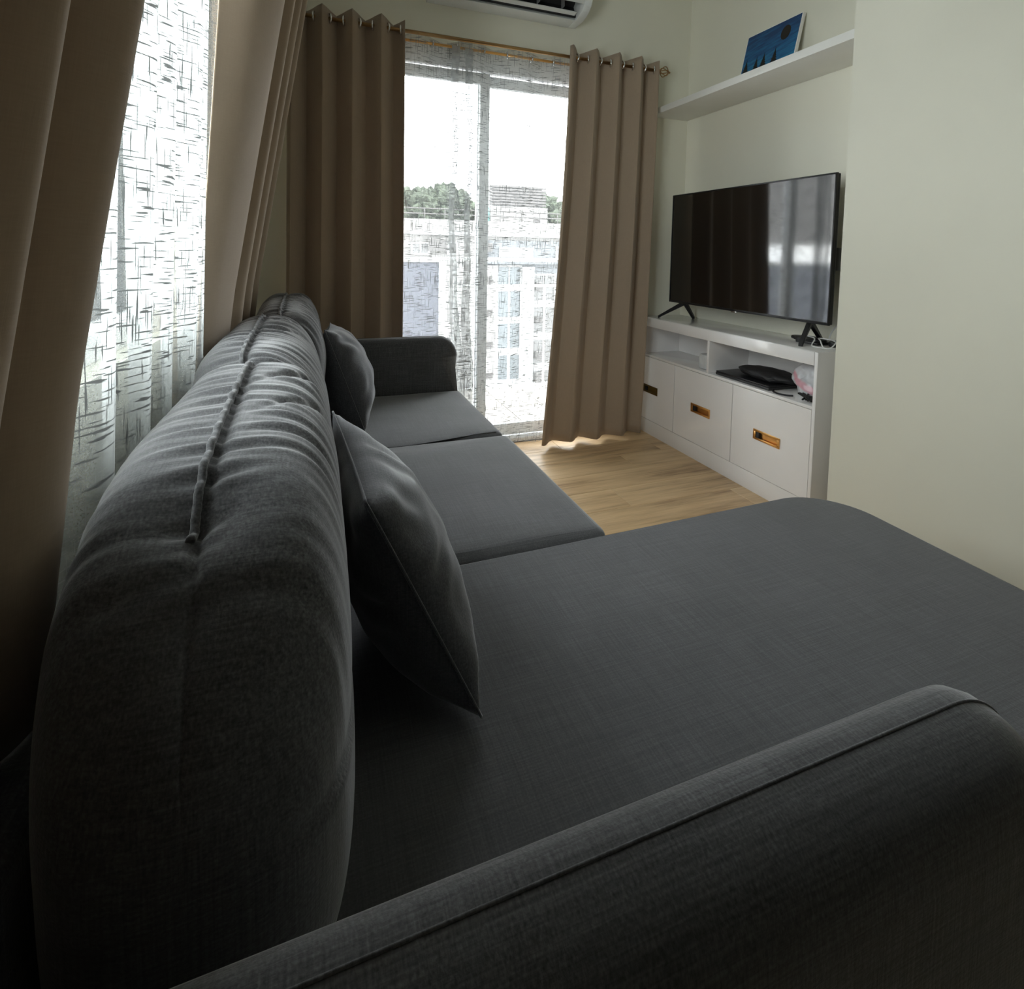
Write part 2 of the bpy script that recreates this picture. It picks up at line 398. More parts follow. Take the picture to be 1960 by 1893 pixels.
# left window
w1 = empty('window_1', (XL - .07, 0.94, 0.93), kind='structure')
x0, x1 = XL - .10, XL - .04
boxes('window_frame', [(x0, x1, .30, .35, .93, 2.12), (x0, x1, 1.53, 1.58, .93, 2.12), (x0, x1, .35, 1.53, .93, .98), (x0, x1, .35, 1.53, 2.07, 2.12)], M_frame, w1, 0.004)
box('window_mullion', x0 + .01, x1 - .01, .91, .97, .98, 2.07, M_frame, w1, 0.003)
for a, b_ in ((.35, .91), (.97, 1.53)): box('window_pane', x0 + .027, x0 + .033, a, b_, .98, 2.07, M_glass, w1)
box('window_sill', XL - .14, XL - .002, .302, 1.578, .90, .929, M_frame, w1, 0.004)
# balcony sliding door
d1 = empty('door_1', (0.86, YB + .08, 0), kind='structure')
ya, yb = YB + .03, YB + .12
boxes('door_frame', [(DX0, DX0 + .05, ya, yb, 0, DZ), (DX1 - .05, DX1, ya, yb, 0, DZ), (DX0 + .05, DX1 - .05, ya, yb, 2.12, DZ)], M_frame, d1, 0.004)
box('door_track', DX0 + .05, DX1 - .05, ya, yb, 0, 0.025, M_frame, d1, 0.004)
def sash(xa, xb, y):
    boxes('sash', [(xa, xa + .055, y, y + .03, .03, 2.11), (xb - .055, xb, y, y + .03, .03, 2.11), (xa + .055, xb - .055, y, y + .03, .03, .10), (xa + .055, xb - .055, y, y + .03, 2.05, 2.11)], M_frame, d1, 0.003)
    box('door_pane', xa + .055, xb - .055, y + .012, y + .018, .10, 2.05, M_tint, d1)
sash(DX0 + .052, 0.93, ya + .008); sash(0.87, DX1 - .052, ya + .046)

# ------------------------------------------------------------------ outside: balcony, building, trees
bs = box('balcony_floor', -1.0, 2.8, YB + .14, 4.25, -0.14, -0.03, simple('balcony_screed', (0.3, 0.28, 0.25), 0.9)); tag(bs, kind='structure')
for i in range(13):
    for j in range(4):
        box('tile', -1.0 + i*.29 + .003, -1.0 + (i+1)*.29 - .003, YB + .15 + j*.305 + .003, YB + .15 + (j+1)*.305 - .003, -0.03, -0.02, M_concrete, bs)
rl = empty('balcony_railing', (1.2, 3.8, -0.03), 'white metal balcony railing of thin upright bars beyond the sliding door', 'railing')
box('handrail', 0.905, 2.7, 3.785, 3.825, 1.05, 1.078, M_frame, rl, .004)
box('upper_rail', 0.98, 2.7, 3.795, 3.815, .855, .872, M_frame, rl, .003)
box('lower_rail', 0.98, 2.7, 3.795, 3.815, .075, .095, M_frame, rl, .003)
for i in range(17): box('bar', 1.00 + i*.098, 1.012 + i*.098, 3.799, 3.811, .09, .86, M_frame, rl)
for x in (0.98, 1.95, 2.66): box('post', x - .02, x + .012, 3.785, 3.82, -.03, 1.05, M_frame, rl, .003)
pn = empty('balcony_screen', (0.4, 3.8, -0.03), 'frosted lavender glass panel closing the left half of the balcony edge', 'panel')
box('frosted_pane', -0.9, 0.85, 3.80, 3.81, .02, 1.04, M_frost, pn)
boxes('pane_frame', [(-0.9, .90, 3.79, 3.82, 1.04, 1.075), (-.9, .90, 3.79, 3.82, -.03, .02), (.85, .90, 3.79, 3.82, .02, 1.04)], M_frame, pn, .003)

z3 = lambda x, y: (740 + x * .301, 300 + y * .301)
YF = 50.0
bd = empty('apartment_building', (15, YF + 4, -22), 'pale apartment block across the street with columns of windows and rooftop louvers', 'building')
roof = onY(z3(600, 505), YF).z
par = onY(z3(300, 392), YF).z
box('facade', -26, 46, YF, YF + 10, -22, roof, M_facade, bd)
box('cornice', -26, 46, YF - .5, YF + 1.5, roof, roof + .35, M_spandrel, bd)
boxes('parapet', [(-26, 46, YF + 1.0, YF + 1.3, roof + .35, par)], M_facade, bd)
tubes('roof_rail', [([(-26, YF + 1.1, par + h), (46, YF + 1.1, par + h)], .06, False) for h in (.5, 1.0)] + [([(-26 + i * 2, YF + 1.1, par), (-26 + i * 2, YF + 1.1, par + 1.0)], .05, False) for i in range(37)], M_louver, bd, 6)
def rect(p0, p1, Y): a, b_ = onY(z3(*p0), Y), onY(z3(*p1), Y); return min(a.x, b_.x), max(a.x, b_.x), min(a.z, b_.z), max(a.z, b_.z)
xa, xb, za, zb = rect((690, 500), (1060, 322), YF)
box('stair_block', xa, xb, YF + 1.4, YF + 7, roof, zb, M_facade, bd)
xa, xb, za, zb2 = rect((690, 320), (1055, 180), YF)
lv = box('louver_housing', xa + .3, xb - .3, YF + 1.9, YF + 6.5, zb, zb2, M_spandrel, bd)
for k in range(7):
    h = zb + .15 + k * (zb2 - zb - .2) / 7
    box('slat', xa, xb, YF + 1.5, YF + 1.9, h, h + (zb2 - zb) / 12, M_louver, lv)
# grey bay with the window columns
xa, xb, za, zb = rect((615, 530), (1200, 1540), YF)
box('grey_bay', xa, xb, YF - .35, YF, -22, zb, M_facade2, bd)
def window(p0, p1, m=M_pane, div=True):
    xa, xb, za, zb = rect(p0, p1, YF - .4)
    fr = boxes('window', [(xa - .18, xb + .18, YF - .5, YF - .36, za - .18, za), (xa - .18, xb + .18, YF - .5, YF - .36, zb, zb + .18), (xa - .18, xa, YF - .5, YF - .36, za, zb), (xb, xb + .18, YF - .5, YF - .36, za, zb)] +
               ([((xa + xb) / 2 - .06, (xa + xb) / 2 + .06, YF - .5, YF - .36, za, zb)] if div else []), M_spandrel, bd)
    box('pane', xa, xb, YF - .44, YF - .4, za, zb, m, fr)
for y0, y1 in ((700, 812), (855, 1018), (1060, 1218), (1258, 1418), (1480, 1560)): window((708, y0), (846, y1))
for y0, y1 in ((755, 912), (957, 1118), (1160, 1312), (1356, 1432), (1470, 1512)): window((925, y0), (1060, y1), M_pane2)
for y0, y1 in ((820, 850), (1020, 1058), (1220, 1256), (1420, 1478)):
    xa, xb, za, zb = rect((690, y0), (860, y1), YF - .4); box('spandrel', xa, xb, YF - .46, YF - .36, za, zb, M_spandrel, bd)
for y0, y1 in ((915, 955), (1120, 1158), (1315, 1352), (1434, 1466)):
    xa, xb, za, zb = rect((905, y0), (1075, y1), YF - .4); box('spandrel', xa, xb, YF - .46, YF - .36, za, zb, M_spandrel, bd)
xa, xb, za, zb = rect((855, 700), (915, 1560), YF - .4); box('pier', xa, xb, YF - .8, YF - .36, -22, zb, M_spandrel, bd)
xa, xb, za, zb = rect((612, 690), (685, 1560), YF - .4); box('pier', xa, xb, YF - .8, YF - .36, -22, zb, M_facade, bd)
xa, xb, za, zb = rect((715, 575), (930, 640), YF - .4); box('light_panel', xa, xb, YF - .5, YF - .36, za, zb, M_spandrel, bd)
xa, xb, za, zb = rect((615, 655), (1200, 685), YF - .4); box('ledge', xa, xb, YF - .9, YF - .36, za, zb, M_facade2, bd)
def louver(p0, p1, n=5):
    xa, xb, za, zb = rect(p0, p1, YF - .9)
    hs = box('louver_box', xa, xb, YF - .85, YF, za, zb, M_facade, bd)
    for k in range(n):
        h = za + (k + .25) * (zb - za) / n
        box('slat', xa - .05, xb + .05, YF - 1.0, YF - .86, h, h + (zb - za) / n * .5, M_louver, hs)
for y0, y1 in ((548, 604), (760, 815), (970, 1015), (1175, 1215), (1375, 1410)): louver((622, y0), (672, y1), 4)
for y0, y1 in ((800, 850), (1020, 1060), (1240, 1290), (1380, 1440)): louver((955, y0), (992, y1), 4)
louver((272, 515), (384, 600), 5)
xa, xb, za, zb = rect((968, 395), (1000, 500), YF); box('roof_door', xa, xb, YF + 1.3, YF + 1.45, roof, zb, M_louver, bd)
window((165, 552), (262, 612), M_pane2); window((395, 552), (440, 612), M_pane2); window((1085, 580), (1150, 640), M_pane2)
for k in range(4):   # the same block seen through the left window
    for h in (4.6, 1.0, -2.6):
        xa = -21 + k * 3.6
        hs = box('louver_box', xa, xa + 2.2, YF - .5, YF, h, h + 1.8, M_facade, bd)
        for q in range(4): box('slat', xa - .05, xa + 2.25, YF - .7, YF - .52, h + .1 + q * .44, h + .32 + q * .44, M_louver, hs)
lw = box('added_tower_wing', -60, 3.0, YF + .5, YF + 9, roof, roof + 46, M_facade, bd)  # tower added to cover the sky and dim the left sheer
for k in range(8, 15):
    for h in range(8): box('added_wing_window', -57 + k*4, -55.2 + k*4, YF + .35, YF + .5, roof + 2 + h*3.3, roof + 3.6 + h*3.3, M_pane2, lw)
tk = empty('water_tank', (14.4, 53, roof + .3), 'teal round water tank on the roof left of the louvered block', 'tank')
c = onY(z3(640, 378), 53)
ring = lambda rr, z: [(c.x + rr * math.cos(a * math.pi / 8), c.y + rr * math.sin(a * math.pi / 8), z) for a in range(16)]
vs = ring(1.1, par - 1) + ring(1.1, c.z + .6) + ring(.5, c.z + 1.0)
fs = [(i + k*16, (i+1) % 16 + k*16, (i+1) % 16 + (k+1)*16, i + (k+1)*16) for k in range(2) for i in range(16)] + [tuple(range(32, 48)), tuple(range(15, -1, -1))]
from_data('tank_shell', vs, fs, M_tank, tk)
boxes('tank_stand', [(c.x + sx - .1, c.x + sx + .1, c.y + sy - .1, c.y + sy + .1, roof + .3, par - 1) for sx in (-.7, .7) for sy in (-.7, .7)], M_louver, tk)
def tree(p, Y, r, label):
    top = onY(p, Y); bz = -20
    root = empty('tree', (top.x, Y, bz), label, 'tree', 'trees behind the apartment block')
    bm = bmesh.new()
    for k in range(7):
        cc = Vector((top.x + random.uniform(-.8, .8) * r, Y + random.uniform(-.7, .7) * r, top.z - r * .5 - (0 if k == 0 else random.uniform(.1, 1.3) * r)))
        rr = r * random.uniform(.5, .75)
        ret = bmesh.ops.create_icosphere(bm, subdivisions=4, radius=rr, matrix=Matrix.Translation(cc))
        for v in ret['verts']:
            d = (v.co - cc).normalized()
            v.co += d * rr * (0.55 * (noise.noise(v.co * (1.1 / 1)) ) + 0.30 * noise.noise(v.co * 3.1))
    me = bpy.data.meshes.new('crown'); bm.to_mesh(me); bm.free(); link('crown', me, M_leaf, root)
    tube('trunk', [(top.x, Y, bz), (top.x + .3, Y, (bz + top.z) / 2), (top.x, Y, top.z - r)], [.6, .45, .25], M_trunk, root)
for (p, r, lb) in ((z3(125, 205), 4.0, 'dark tree behind the roof rail, leftmost crown seen through the door sheer'),
                   (z3(215, 225), 4.2, 'dark tree behind the roof rail, second crown from the left'),
                   (z3(295, 240), 3.6, 'dark tree behind the roof rail, third crown from the left'),
                   (z3(430, 228), 3.6, 'dark tree behind the roof just left of the door mullion'),
                   (z3(655, 305), 3.0, 'small dark tree crown left of the rooftop louver block'),
                   (z3(1100, 270), 3.6, 'dark tree crown right of the rooftop louver block')):
    tree(p, 82.0 + random.uniform(-2, 2), r, lb)
tag(box('ground', -120, 160, 4.4, 220, -22.3, -22, M_ground), kind='structure')

# ------------------------------------------------------------------ sheers and drapes
def soft(t, k=1.6): return math.tanh(k * math.sin(t)) / math.tanh(k)
ROD_Y, ROD_Z = 2.755, 2.215
SRY, SRZ = 2.815, 2.195
def hanging(name, xt, xb, n, ph, Y, amp, zt, zb, mat, label, cat, mono=1.6, solid=.0025, foot=None, nv=44, ring_mat=None, rings=True, rod=(ROD_Y, ROD_Z), group=None, rr=.021):
    root = empty(name, ((xt[0] + xt[1]) / 2, Y, zb), label, cat, group)
    def fn(u, v):
        z = zt + (zb - zt) * v
        # gathers open slightly towards the hem and lose their regularity
        t = 2 * math.pi * n * u + ph + .25 * v * math.sin(5 * u + 1)
        a = xt[0] + (xt[1] - xt[0]) * u; b = xb[0] + (xb[1] - xb[0]) * u
        s = v ** 1.5
        x = a + (b - a) * s + 0.30 * amp * math.sin(2 * t)
        k = amp * (1 - .15 * v) * (1 + .25 * v * math.sin(3.1 * u * n + 2))
        y = Y - k * soft(t, mono) + .004 * v * math.sin(23 * u + 9 * v)
        if v < .02: z += .010 * math.sin(t) 
        return Vector((x, y, z))
    L = abs(xt[1] - xt[0]) * 1.6
    grid('curtain_cloth', fn, int(n * 28), nv, mat, root, L, zt - zb, solid=solid)
    if rings:
        k = 0
        for i in range(int(2 * n) + 2):
            u = (i * math.pi - ph) / (2 * math.pi * n)
            if 0.01 < u < .99:
                x = fn(u, 0).x
                tubes('grommet', [(disc_ring((x, rod[0], rod[1]), (1, .35 if i % 2 else -.35, 0), rr, 18), .005, True)], ring_mat or M_chrome, root, 6)
    return root
def sheer_panel(xt, xb, n, ph, Y, label, hem_u):
    root = hanging('sheer_curtain', xt, xb, n, ph, Y, .020, 2.225, 0.025, M_sheer, label, 'curtain', mono=1.0, solid=0, rod=(SRY, SRZ), rr=.016, group=None)
    xa = lambda v: (xt[hem_u] + (xb[hem_u] - xt[hem_u]) * v ** 1.5)
    sg = -1 if hem_u else 1
    def fn(u, v):
        wob = .010 * math.sin(v * 9) + .006 * math.sin(v * 23 + 2)
        return Vector((xa(v) + sg * (.006 + .045 * u) * (1 - .35 * math.sin(v * 5)) + wob, Y - .028 + .004 * noise.noise(Vector((u * 3, v * 90, 1))), 2.19 - v * 2.15))
    grid('edge_hem', fn, 6, 220, M_hem, root, .05, 2.15)
    return root
sheer_panel((0.33, 0.80), (0.33, 0.82), 1.7, -2.6, SRY + .004, 'white slubby sheer panel over the left half of the sliding door', 1)
sheer_panel((0.67, 1.50), (0.70, 1.30), 3.0, -1.2, SRY - .006, 'white slubby sheer panel over the right half of the sliding door, hem on the floor', 0)
hanging('drape', (-0.115, 0.425), (-0.150, 0.415), 4.0, .35, ROD_Y, .038, 2.255, 0.03, M_drape, 'taupe blackout drape left of the balcony door, behind the sofa end', 'curtain', group=None)
hanging('drape', (1.325, 1.912), (1.20, 1.868), 4.0, .5, ROD_Y, .040, 2.26, 0.025, M_drape, 'taupe blackout drape right of the balcony door, hanging to the floor by the TV cabinet', 'curtain')
def rod(name, p0, p1, r, label, finials):
    root = empty(name, ((p0[0] + p1[0]) / 2, p0[1], p0[2] - r), label, 'curtain rod')
    tube('pole', [p0, p1], r, M_brass, root, 12)
    return root
rb = rod('curtain_rod', (-0.13, ROD_Y, ROD_Z), (1.93, ROD_Y, ROD_Z), .0095, 'antique brass front curtain rod carrying the taupe drapes over the balcony door', True)
fx = 1.975
lst = []
for k in range(6):
    a = k * math.pi / 3
    pts = [(fx - .032 + .064 * i / 10, ROD_Y + .03 * math.sin(math.pi * i / 10) * math.cos(a), ROD_Z + .03 * math.sin(math.pi * i / 10) * math.sin(a)) for i in range(11)]
    lst.append((pts, .0028, False))
tubes('finial_cage', lst, M_brass, rb, 6)
tube('finial_neck', [(1.925, ROD_Y, ROD_Z), (1.932, ROD_Y, ROD_Z), (1.938, ROD_Y, ROD_Z), (1.944, ROD_Y, ROD_Z)], [.013, .016, .012, .008], M_brass, rb, 12)
tube('finial_tip', [(fx + .03, ROD_Y, ROD_Z), (fx + .036, ROD_Y, ROD_Z), (fx + .045, ROD_Y, ROD_Z)], [.004, .007, .002], M_brass, rb, 10)
tube('finial_neck', [(-.145, ROD_Y, ROD_Z), (-.138, ROD_Y, ROD_Z), (-.13, ROD_Y, ROD_Z)], [.008, .017, .013], M_brass, rb, 12)
for x in (-.122, 1.921):
    boxes('bracket', [(x - .008, x + .008, ROD_Y - .004, YB - .006, ROD_Z - .024, ROD_Z - .012), (x - .012, x + .012, YB - .006, YB - .001, ROD_Z - .05, ROD_Z + .03)], M_brass, rb, .002)
sr = empty('sheer_rod', (.85, SRY, SRZ - .006), 'thin gold rear rod carrying the white sheer over the balcony door', 'curtain rod')
tube('pole', [(-.05, SRY, SRZ), (1.80, SRY, SRZ)], .007, M_gold, sr, 10)
for x in (-.02, 1.77): box('bracket', x - .006, x + .006, SRY, YB - .001, SRZ - .012, SRZ - .004, M_gold, sr)

# curtains along the left wall: fold tips lean back towards the wall where the sofa pushes them
def xtip(z): return -.2 + (z - 1) * (.17 if z > 1 else .12)
XW = -.288
def wallcurtain(name, pts, z0, z1, mat, label, solid=.0025, tipf=xtip, nv=40, lean=0.0):
    sp = spline([(p[0], p[1], 0) for p in pts], 14); n = len(sp) - 1
    root = empty(name, (-.2, (pts[0][0] + pts[-1][0]) / 2, z0), label, 'curtain')
    def fn(u, v):
        p = sp[min(n, int(round(u * n)))]; z = z1 + (z0 - z1) * v
        zz = max(z, .72)
        xt = tipf(zz)
        x = XW + (xt - XW) * max(0.02, p.y)
        return Vector((x, p.x + lean * (z - 1.2), z))
    grid('curtain_cloth', fn, n, nv, mat, root, 2.0, z1 - z0, solid=solid)
    return root
far_pts = [(1.40, .45), (1.46, .8), (1.55, 1.0), (1.62, .9), (1.66, .4), (1.72, .15), (1.79, .6), (1.84, 1.0), (1.90, .7), (1.95, .2), (2.02, .55), (2.07, 1.0), (2.13, .7), (2.18, .2), (2.25, .6), (2.30, 1.0), (2.36, .6), (2.42, .2)]
wallcurtain('drape', far_pts, .705, 2.26, M_drape, 'taupe drape on the left window, far bunch near the room corner')
near_pts = [(.60, .82), (.575, 1.0), (.535, .8), (.50, .25), (.47, .5), (.45, .98), (.415, .8), (.38, .2), (.355, .6), (.335, 1.0), (.295, .75), (.26, .2), (.235, .6), (.215, 1.0), (.175, .7), (.14, .2), (.11, .6), (.09, 1.0), (.05, .7), (.02, .2), (-.03, .7), (-.06, 1.0), (-.12, .5), (-.18, .2)]
wallcurtain('drape', near_pts, .705, 2.26, M_drape, 'taupe drape on the left window, dark near panel at the photo edge')
sh_pts = []
for i in range(34):
    y = .42 + i * .033
    sh_pts.append((y, .5 + .28 * math.sin(i * 1.35) + .1 * math.sin(i * .6)))
wallcurtain('sheer_curtain', sh_pts, .705, 2.24, M_sheer2, 'white sheer curtain over the left window between the two taupe drapes', 0, tipf=lambda z: -.21 + .05 * (z - 1))
lr = empty('curtain_rod', (-.1, 1.1, 2.2), 'antique brass rod above the left window carrying the left wall taupe drapes', 'curtain rod')
tube('pole', [(-.10, -.25, ROD_Z), (-.10, 2.50, ROD_Z)], .0095, M_brass, lr, 10)
for y in (-.2, 1.3, 2.46): boxes('bracket', [(XL + .001, -.10, y - .006, y + .006, ROD_Z - .02, ROD_Z - .009)], M_brass, lr)

# ------------------------------------------------------------------ sofa
sofa = empty('sectional_sofa', (.4, 1.4, 0), 'charcoal linen sectional sofa with chaise end and plump back cushions', 'sofa')
SZ = .45
def rounded_slab(name, x0, x1, y0, y1, z0, z1, rad, mat, parent, crown=.0, seg=6, wave=None, corner=None):
    nx, ny = max(8, int((x1 - x0) / .03)), max(8, int((y1 - y0) / .03))
    bm = bmesh.new(); bm_box(bm, x0, x1, y0, y1, z0, z1)
    bmesh.ops.bevel(bm, geom=bm.edges[:], offset=rad, segments=seg, affect='EDGES', profile=.5)
    top = [f for f in bm.faces if f.normal.z > .99 or (sum(v.co.z for v in f.verts) / len(f.verts) > z1 - .001)]
    es = [e for f in top for e in f.edges]
    bmesh.ops.subdivide_edges(bm, edges=list(set(es)), cuts=24, use_grid_fill=True)
    for v in bm.verts:
        if v.co.z > z1 - .002:
            a = (v.co.x - x0) / (x1 - x0); b = (v.co.y - y0) / (y1 - y0)
            v.co.z += crown * (1 - (2*a-1)**4) * (1 - (2*b-1)**4) + .0015 * noise.noise(v.co * 7)
        if wave: wave(v)
    return bm_done(name, bm, mat, parent, 0, smooth=True)
def corner_round(v): pass
# frame, base and legs
box('base_frame', -.20, .62, .34, 2.51, .07, .27, M_seat, sofa, .02, 3)
box('chaise_base', .60, 1.34, .36, 1.08, .07, .27, M_seat, sofa, .02, 3)
box('back_frame', -.268, -.205, .24, 2.62, .07, .70, M_sofa, sofa, .02, 3)
for x, y in ((-.2, .30), (-.2, 2.56), (.56, 2.5), (1.28, .42), (1.28, 1.03), (.6, .30)): prism('leg', [(x - .025, y - .025), (x + .025, y - .025), (x + .025, y + .025), (x - .025, y + .025)], 'Z', 0, .07, M_black, sofa)
def seat_wave(v):
    # the join between the two seats swings a little, as the cushion is pushed in
    if abs(v.co.y - 1.82) < .12 and v.co.z > .4:
        v.co.y += -.03 * math.sin((v.co.x - .1) * 8.5) * max(0, 1 - abs(v.co.y - 1.82) / .12)
rounded_slab('seat_cushion', -.19, .672, 1.822, 2.50, .27, SZ, .030, M_seat, sofa, .008, wave=seat_wave)
rounded_slab('seat_cushion', -.19, .682, 1.100, 1.818, .27, SZ, .030, M_seat, sofa, .010, wave=seat_wave)
# chaise with rounded plan corners
def plan_round(x0, x1, y0, y1, r, n=8):
    pts = [(x0, y0), (x1, y0)]
    for k in range(n + 1):
        a = k / n * math.pi / 2; pts.append((x1 - r + r * math.cos(a), y1 - r + r * math.sin(a)))
    pts += [(x0, y1)]
    return pts
bm = bmesh.new(); pr_ = plan_round(-.19, 1.384, .348, 1.096, .15, 16)
A = [bm.verts.new((p[0], p[1], .27)) for p in pr_]; B = [bm.verts.new((p[0], p[1], SZ)) for p in pr_]
bm.faces.new(A[::-1]); tf = bm.faces.new(B)
for i in range(len(pr_)): bm.faces.new((A[i], A[(i+1) % len(pr_)], B[(i+1) % len(pr_)], B[i]))
es = [e for e in bm.edges if all(abs(v.co.z - SZ) < 1e-6 for v in e.verts)] + [e for e in bm.edges if all(abs(v.co.z - .27) < 1e-6 for v in e.verts)]
bmesh.ops.bevel(bm, geom=es, offset=.028, segments=6, affect='EDGES', profile=.5)
bm_done('chaise_cushion', bm, M_seat, sofa, 0, smooth=True)
# arms: domed top with a seam, rounded upper front corner
def arm(name, prof, x0, x1, seam_i, R=.10):
    """prof: (Y, Z) section, from inner foot over the crest to outer foot; swept along X and turned down at the front"""
    zt = max(p[1] for p in prof); zcen = zt - R
    st = [(x0 + (x1 - R - x0) * i / 30, 0) for i in range(31)] + [(x1 - R, math.pi / 2 * k / 12) for k in range(1, 13)]
    vs, fs, n = [], [], len(prof)
    def at(x, a, p):
        if p[1] >= zcen and a > 0:
            h = p[1] - zcen; return Vector((x + h * math.sin(a), p[0], zcen + h * math.cos(a)))
        return Vector((x + (R * math.sin(a) * (zt - zcen) / R if a > 0 else 0), p[0], p[1]))
    for x, a in st:
        for p in prof: vs.append(at(x, a, p))
    for i in range(len(st) - 1):
        for j in range(n - 1): fs.append((i*n + j, i*n + j + 1, (i+1)*n + j + 1, (i+1)*n + j))
    fs.append(tuple(range(n))[::-1]); fs.append(tuple((len(st) - 1) * n + j for j in range(n)))
    o = from_data(name, vs, fs, M_sofa, sofa, smooth=True)
    sp = [at(x, a, (prof[seam_i][0], prof[seam_i][1] + .0005)) for x, a in st]
    tube('arm_seam', sp, .0013, M_sofa, o, 6)
    return o
sec = [(.348, .05), (.348, .40), (.347, .62), (.344, .67), (.338, .692), (.328, .704), (.314, .7095), (.300, .710), (.285, .7075), (.268, .700), (.252, .686), (.243, .665), (.239, .63), (.237, .40), (.237, .05)]
arm('armrest', sec, -.26, .665, 7)
sec2 = [(2.505 + (.348 - y), z) for y, z in sec]
arm('armrest', sec2, -.26, .662, 7)
# back cushions
def cushion(y0, y1, cx_, a, ztop0, ztop1, tilt, seed, mat=M_sofa, dent=False, e=.80, pull=.03):
    cy_, hl = (y0 + y1) / 2, (y1 - y0) / 2; zb = .452
    nu, nv = 150, 290
    def shape(th, t, disp=True):
        s = max(0.0, 1 - abs(t) ** 7.0) ** (1 / 2.8)
        zt = ztop0 + (ztop1 - ztop0) * (t + 1) / 2
        zc, b = (zb + zt) / 2, (zt - zb) / 2
        ct, st_ = math.cos(th), math.sin(th); q = 2 / e if st_ > 0 else max(2 / e, 4.5)
        rr = (abs(ct) ** q + abs(st_) ** q) ** (-1 / q)
        fx, fz = rr * ct, rr * st_
        sx = s ** 1.0; sz = s ** .62
        x = cx_ + a * fx * sx; z = zc + b * fz * sz
        # crown narrower than the foot: lean the front upper half back
        up = max(0, (z - zc) / b)
        x += -tilt * up ** 1.5
        y = cy_ + hl * t
        if t < 0: y += pull * (max(0, fz) * s) ** 1.6 * (-t) ** 3
        else: y -= .02 * (max(0, fz) * s) ** 2 * t ** 3
        n = Vector((fx, 0, fz))
        if n.length > 0: n.normalize()
        if disp:
            top = math.exp(-((th - math.pi / 2 + .15) / .80) ** 2)
            ph = 3.0 * noise.noise(Vector((y * 4, th * .8, seed)))
            w = math.sin(y * 2 * math.pi / .024 + ph * 1.6 + th * 2.5) * .45 + math.sin(y * 2 * math.pi / .043 + ph + th * 3) * .65
            amp = .0056 * top * min(1, s * 1.2) * (0.55 + noise.noise(Vector((y * 6, th * 2, seed + 5))))
            d = amp * w
            # long creases sweeping down the front from the seam
            d += -.010 * math.exp(-((y - (cy_ + .13) + (th - 1.57) * .14) / .012) ** 2) * math.exp(-((th - .95) / .45) ** 2)
            d += -.007 * math.exp(-((y - (cy_ - .02) + (th - 1.57) * .16) / .010) ** 2) * math.exp(-((th - .95) / .4) ** 2)
            d += .012 * noise.noise(Vector((y * 3.5, th * 1.2, seed + 9)))
            if dent:
                d += -.022 * math.exp(-((y - (y0 + .150)) / .034) ** 2) * math.exp(-((th - 1.62) / .50) ** 2)
                d += .007 * math.exp(-((y - (y0 + .100)) / .018) ** 2) * math.exp(-((th - 1.62) / .55) ** 2)
            # the top seam pulls in
            d += -.006 * math.exp(-((th - math.pi / 2 + .02) / .05) ** 2)
            d *= min(1, s * 2.5)
            x += n.x * d; z += n.z * d
        return Vector((x, y, z))
    def tt(v): return math.sin((v - .5) * math.pi)   # denser rings at the ends
    o = grid('back_cushion', lambda u, v: shape(2 * math.pi * u, max(-1.0, min(1.0, tt(v)))), nu, nv, mat, sofa, closed_u=True)
    pts = []
    for k in range(120):
        t = -.80 + 1.77 * k / 119 if pull > .1 else -.93 + 1.90 * k / 119
        p = (shape(math.pi / 2 + .05, t - .006) + shape(math.pi / 2 + .05, t) + shape(math.pi / 2 + .05, t + .006)) / 3; pts.append(p + Vector((0, 0, .0015)))
    rad = [.0042 + .0003 * math.sin(k * 2.1) * (1 if k < 60 else .2) for k in range(120)]
    tube('cushion_seam', pts, rad, M_sofa, o, 8)
    return o
cushion(.405, 1.115, -.090, .126, .885, .945, .012, 1.0, dent=True, pull=.13, e=.56)
cushion(1.10, 1.83, -.095, .130, .910, .935, .040, 4.0, e=.66)
cushion(1.80, 2.50, -.085, .122, .925, .945, .015, 8.0, e=.68)

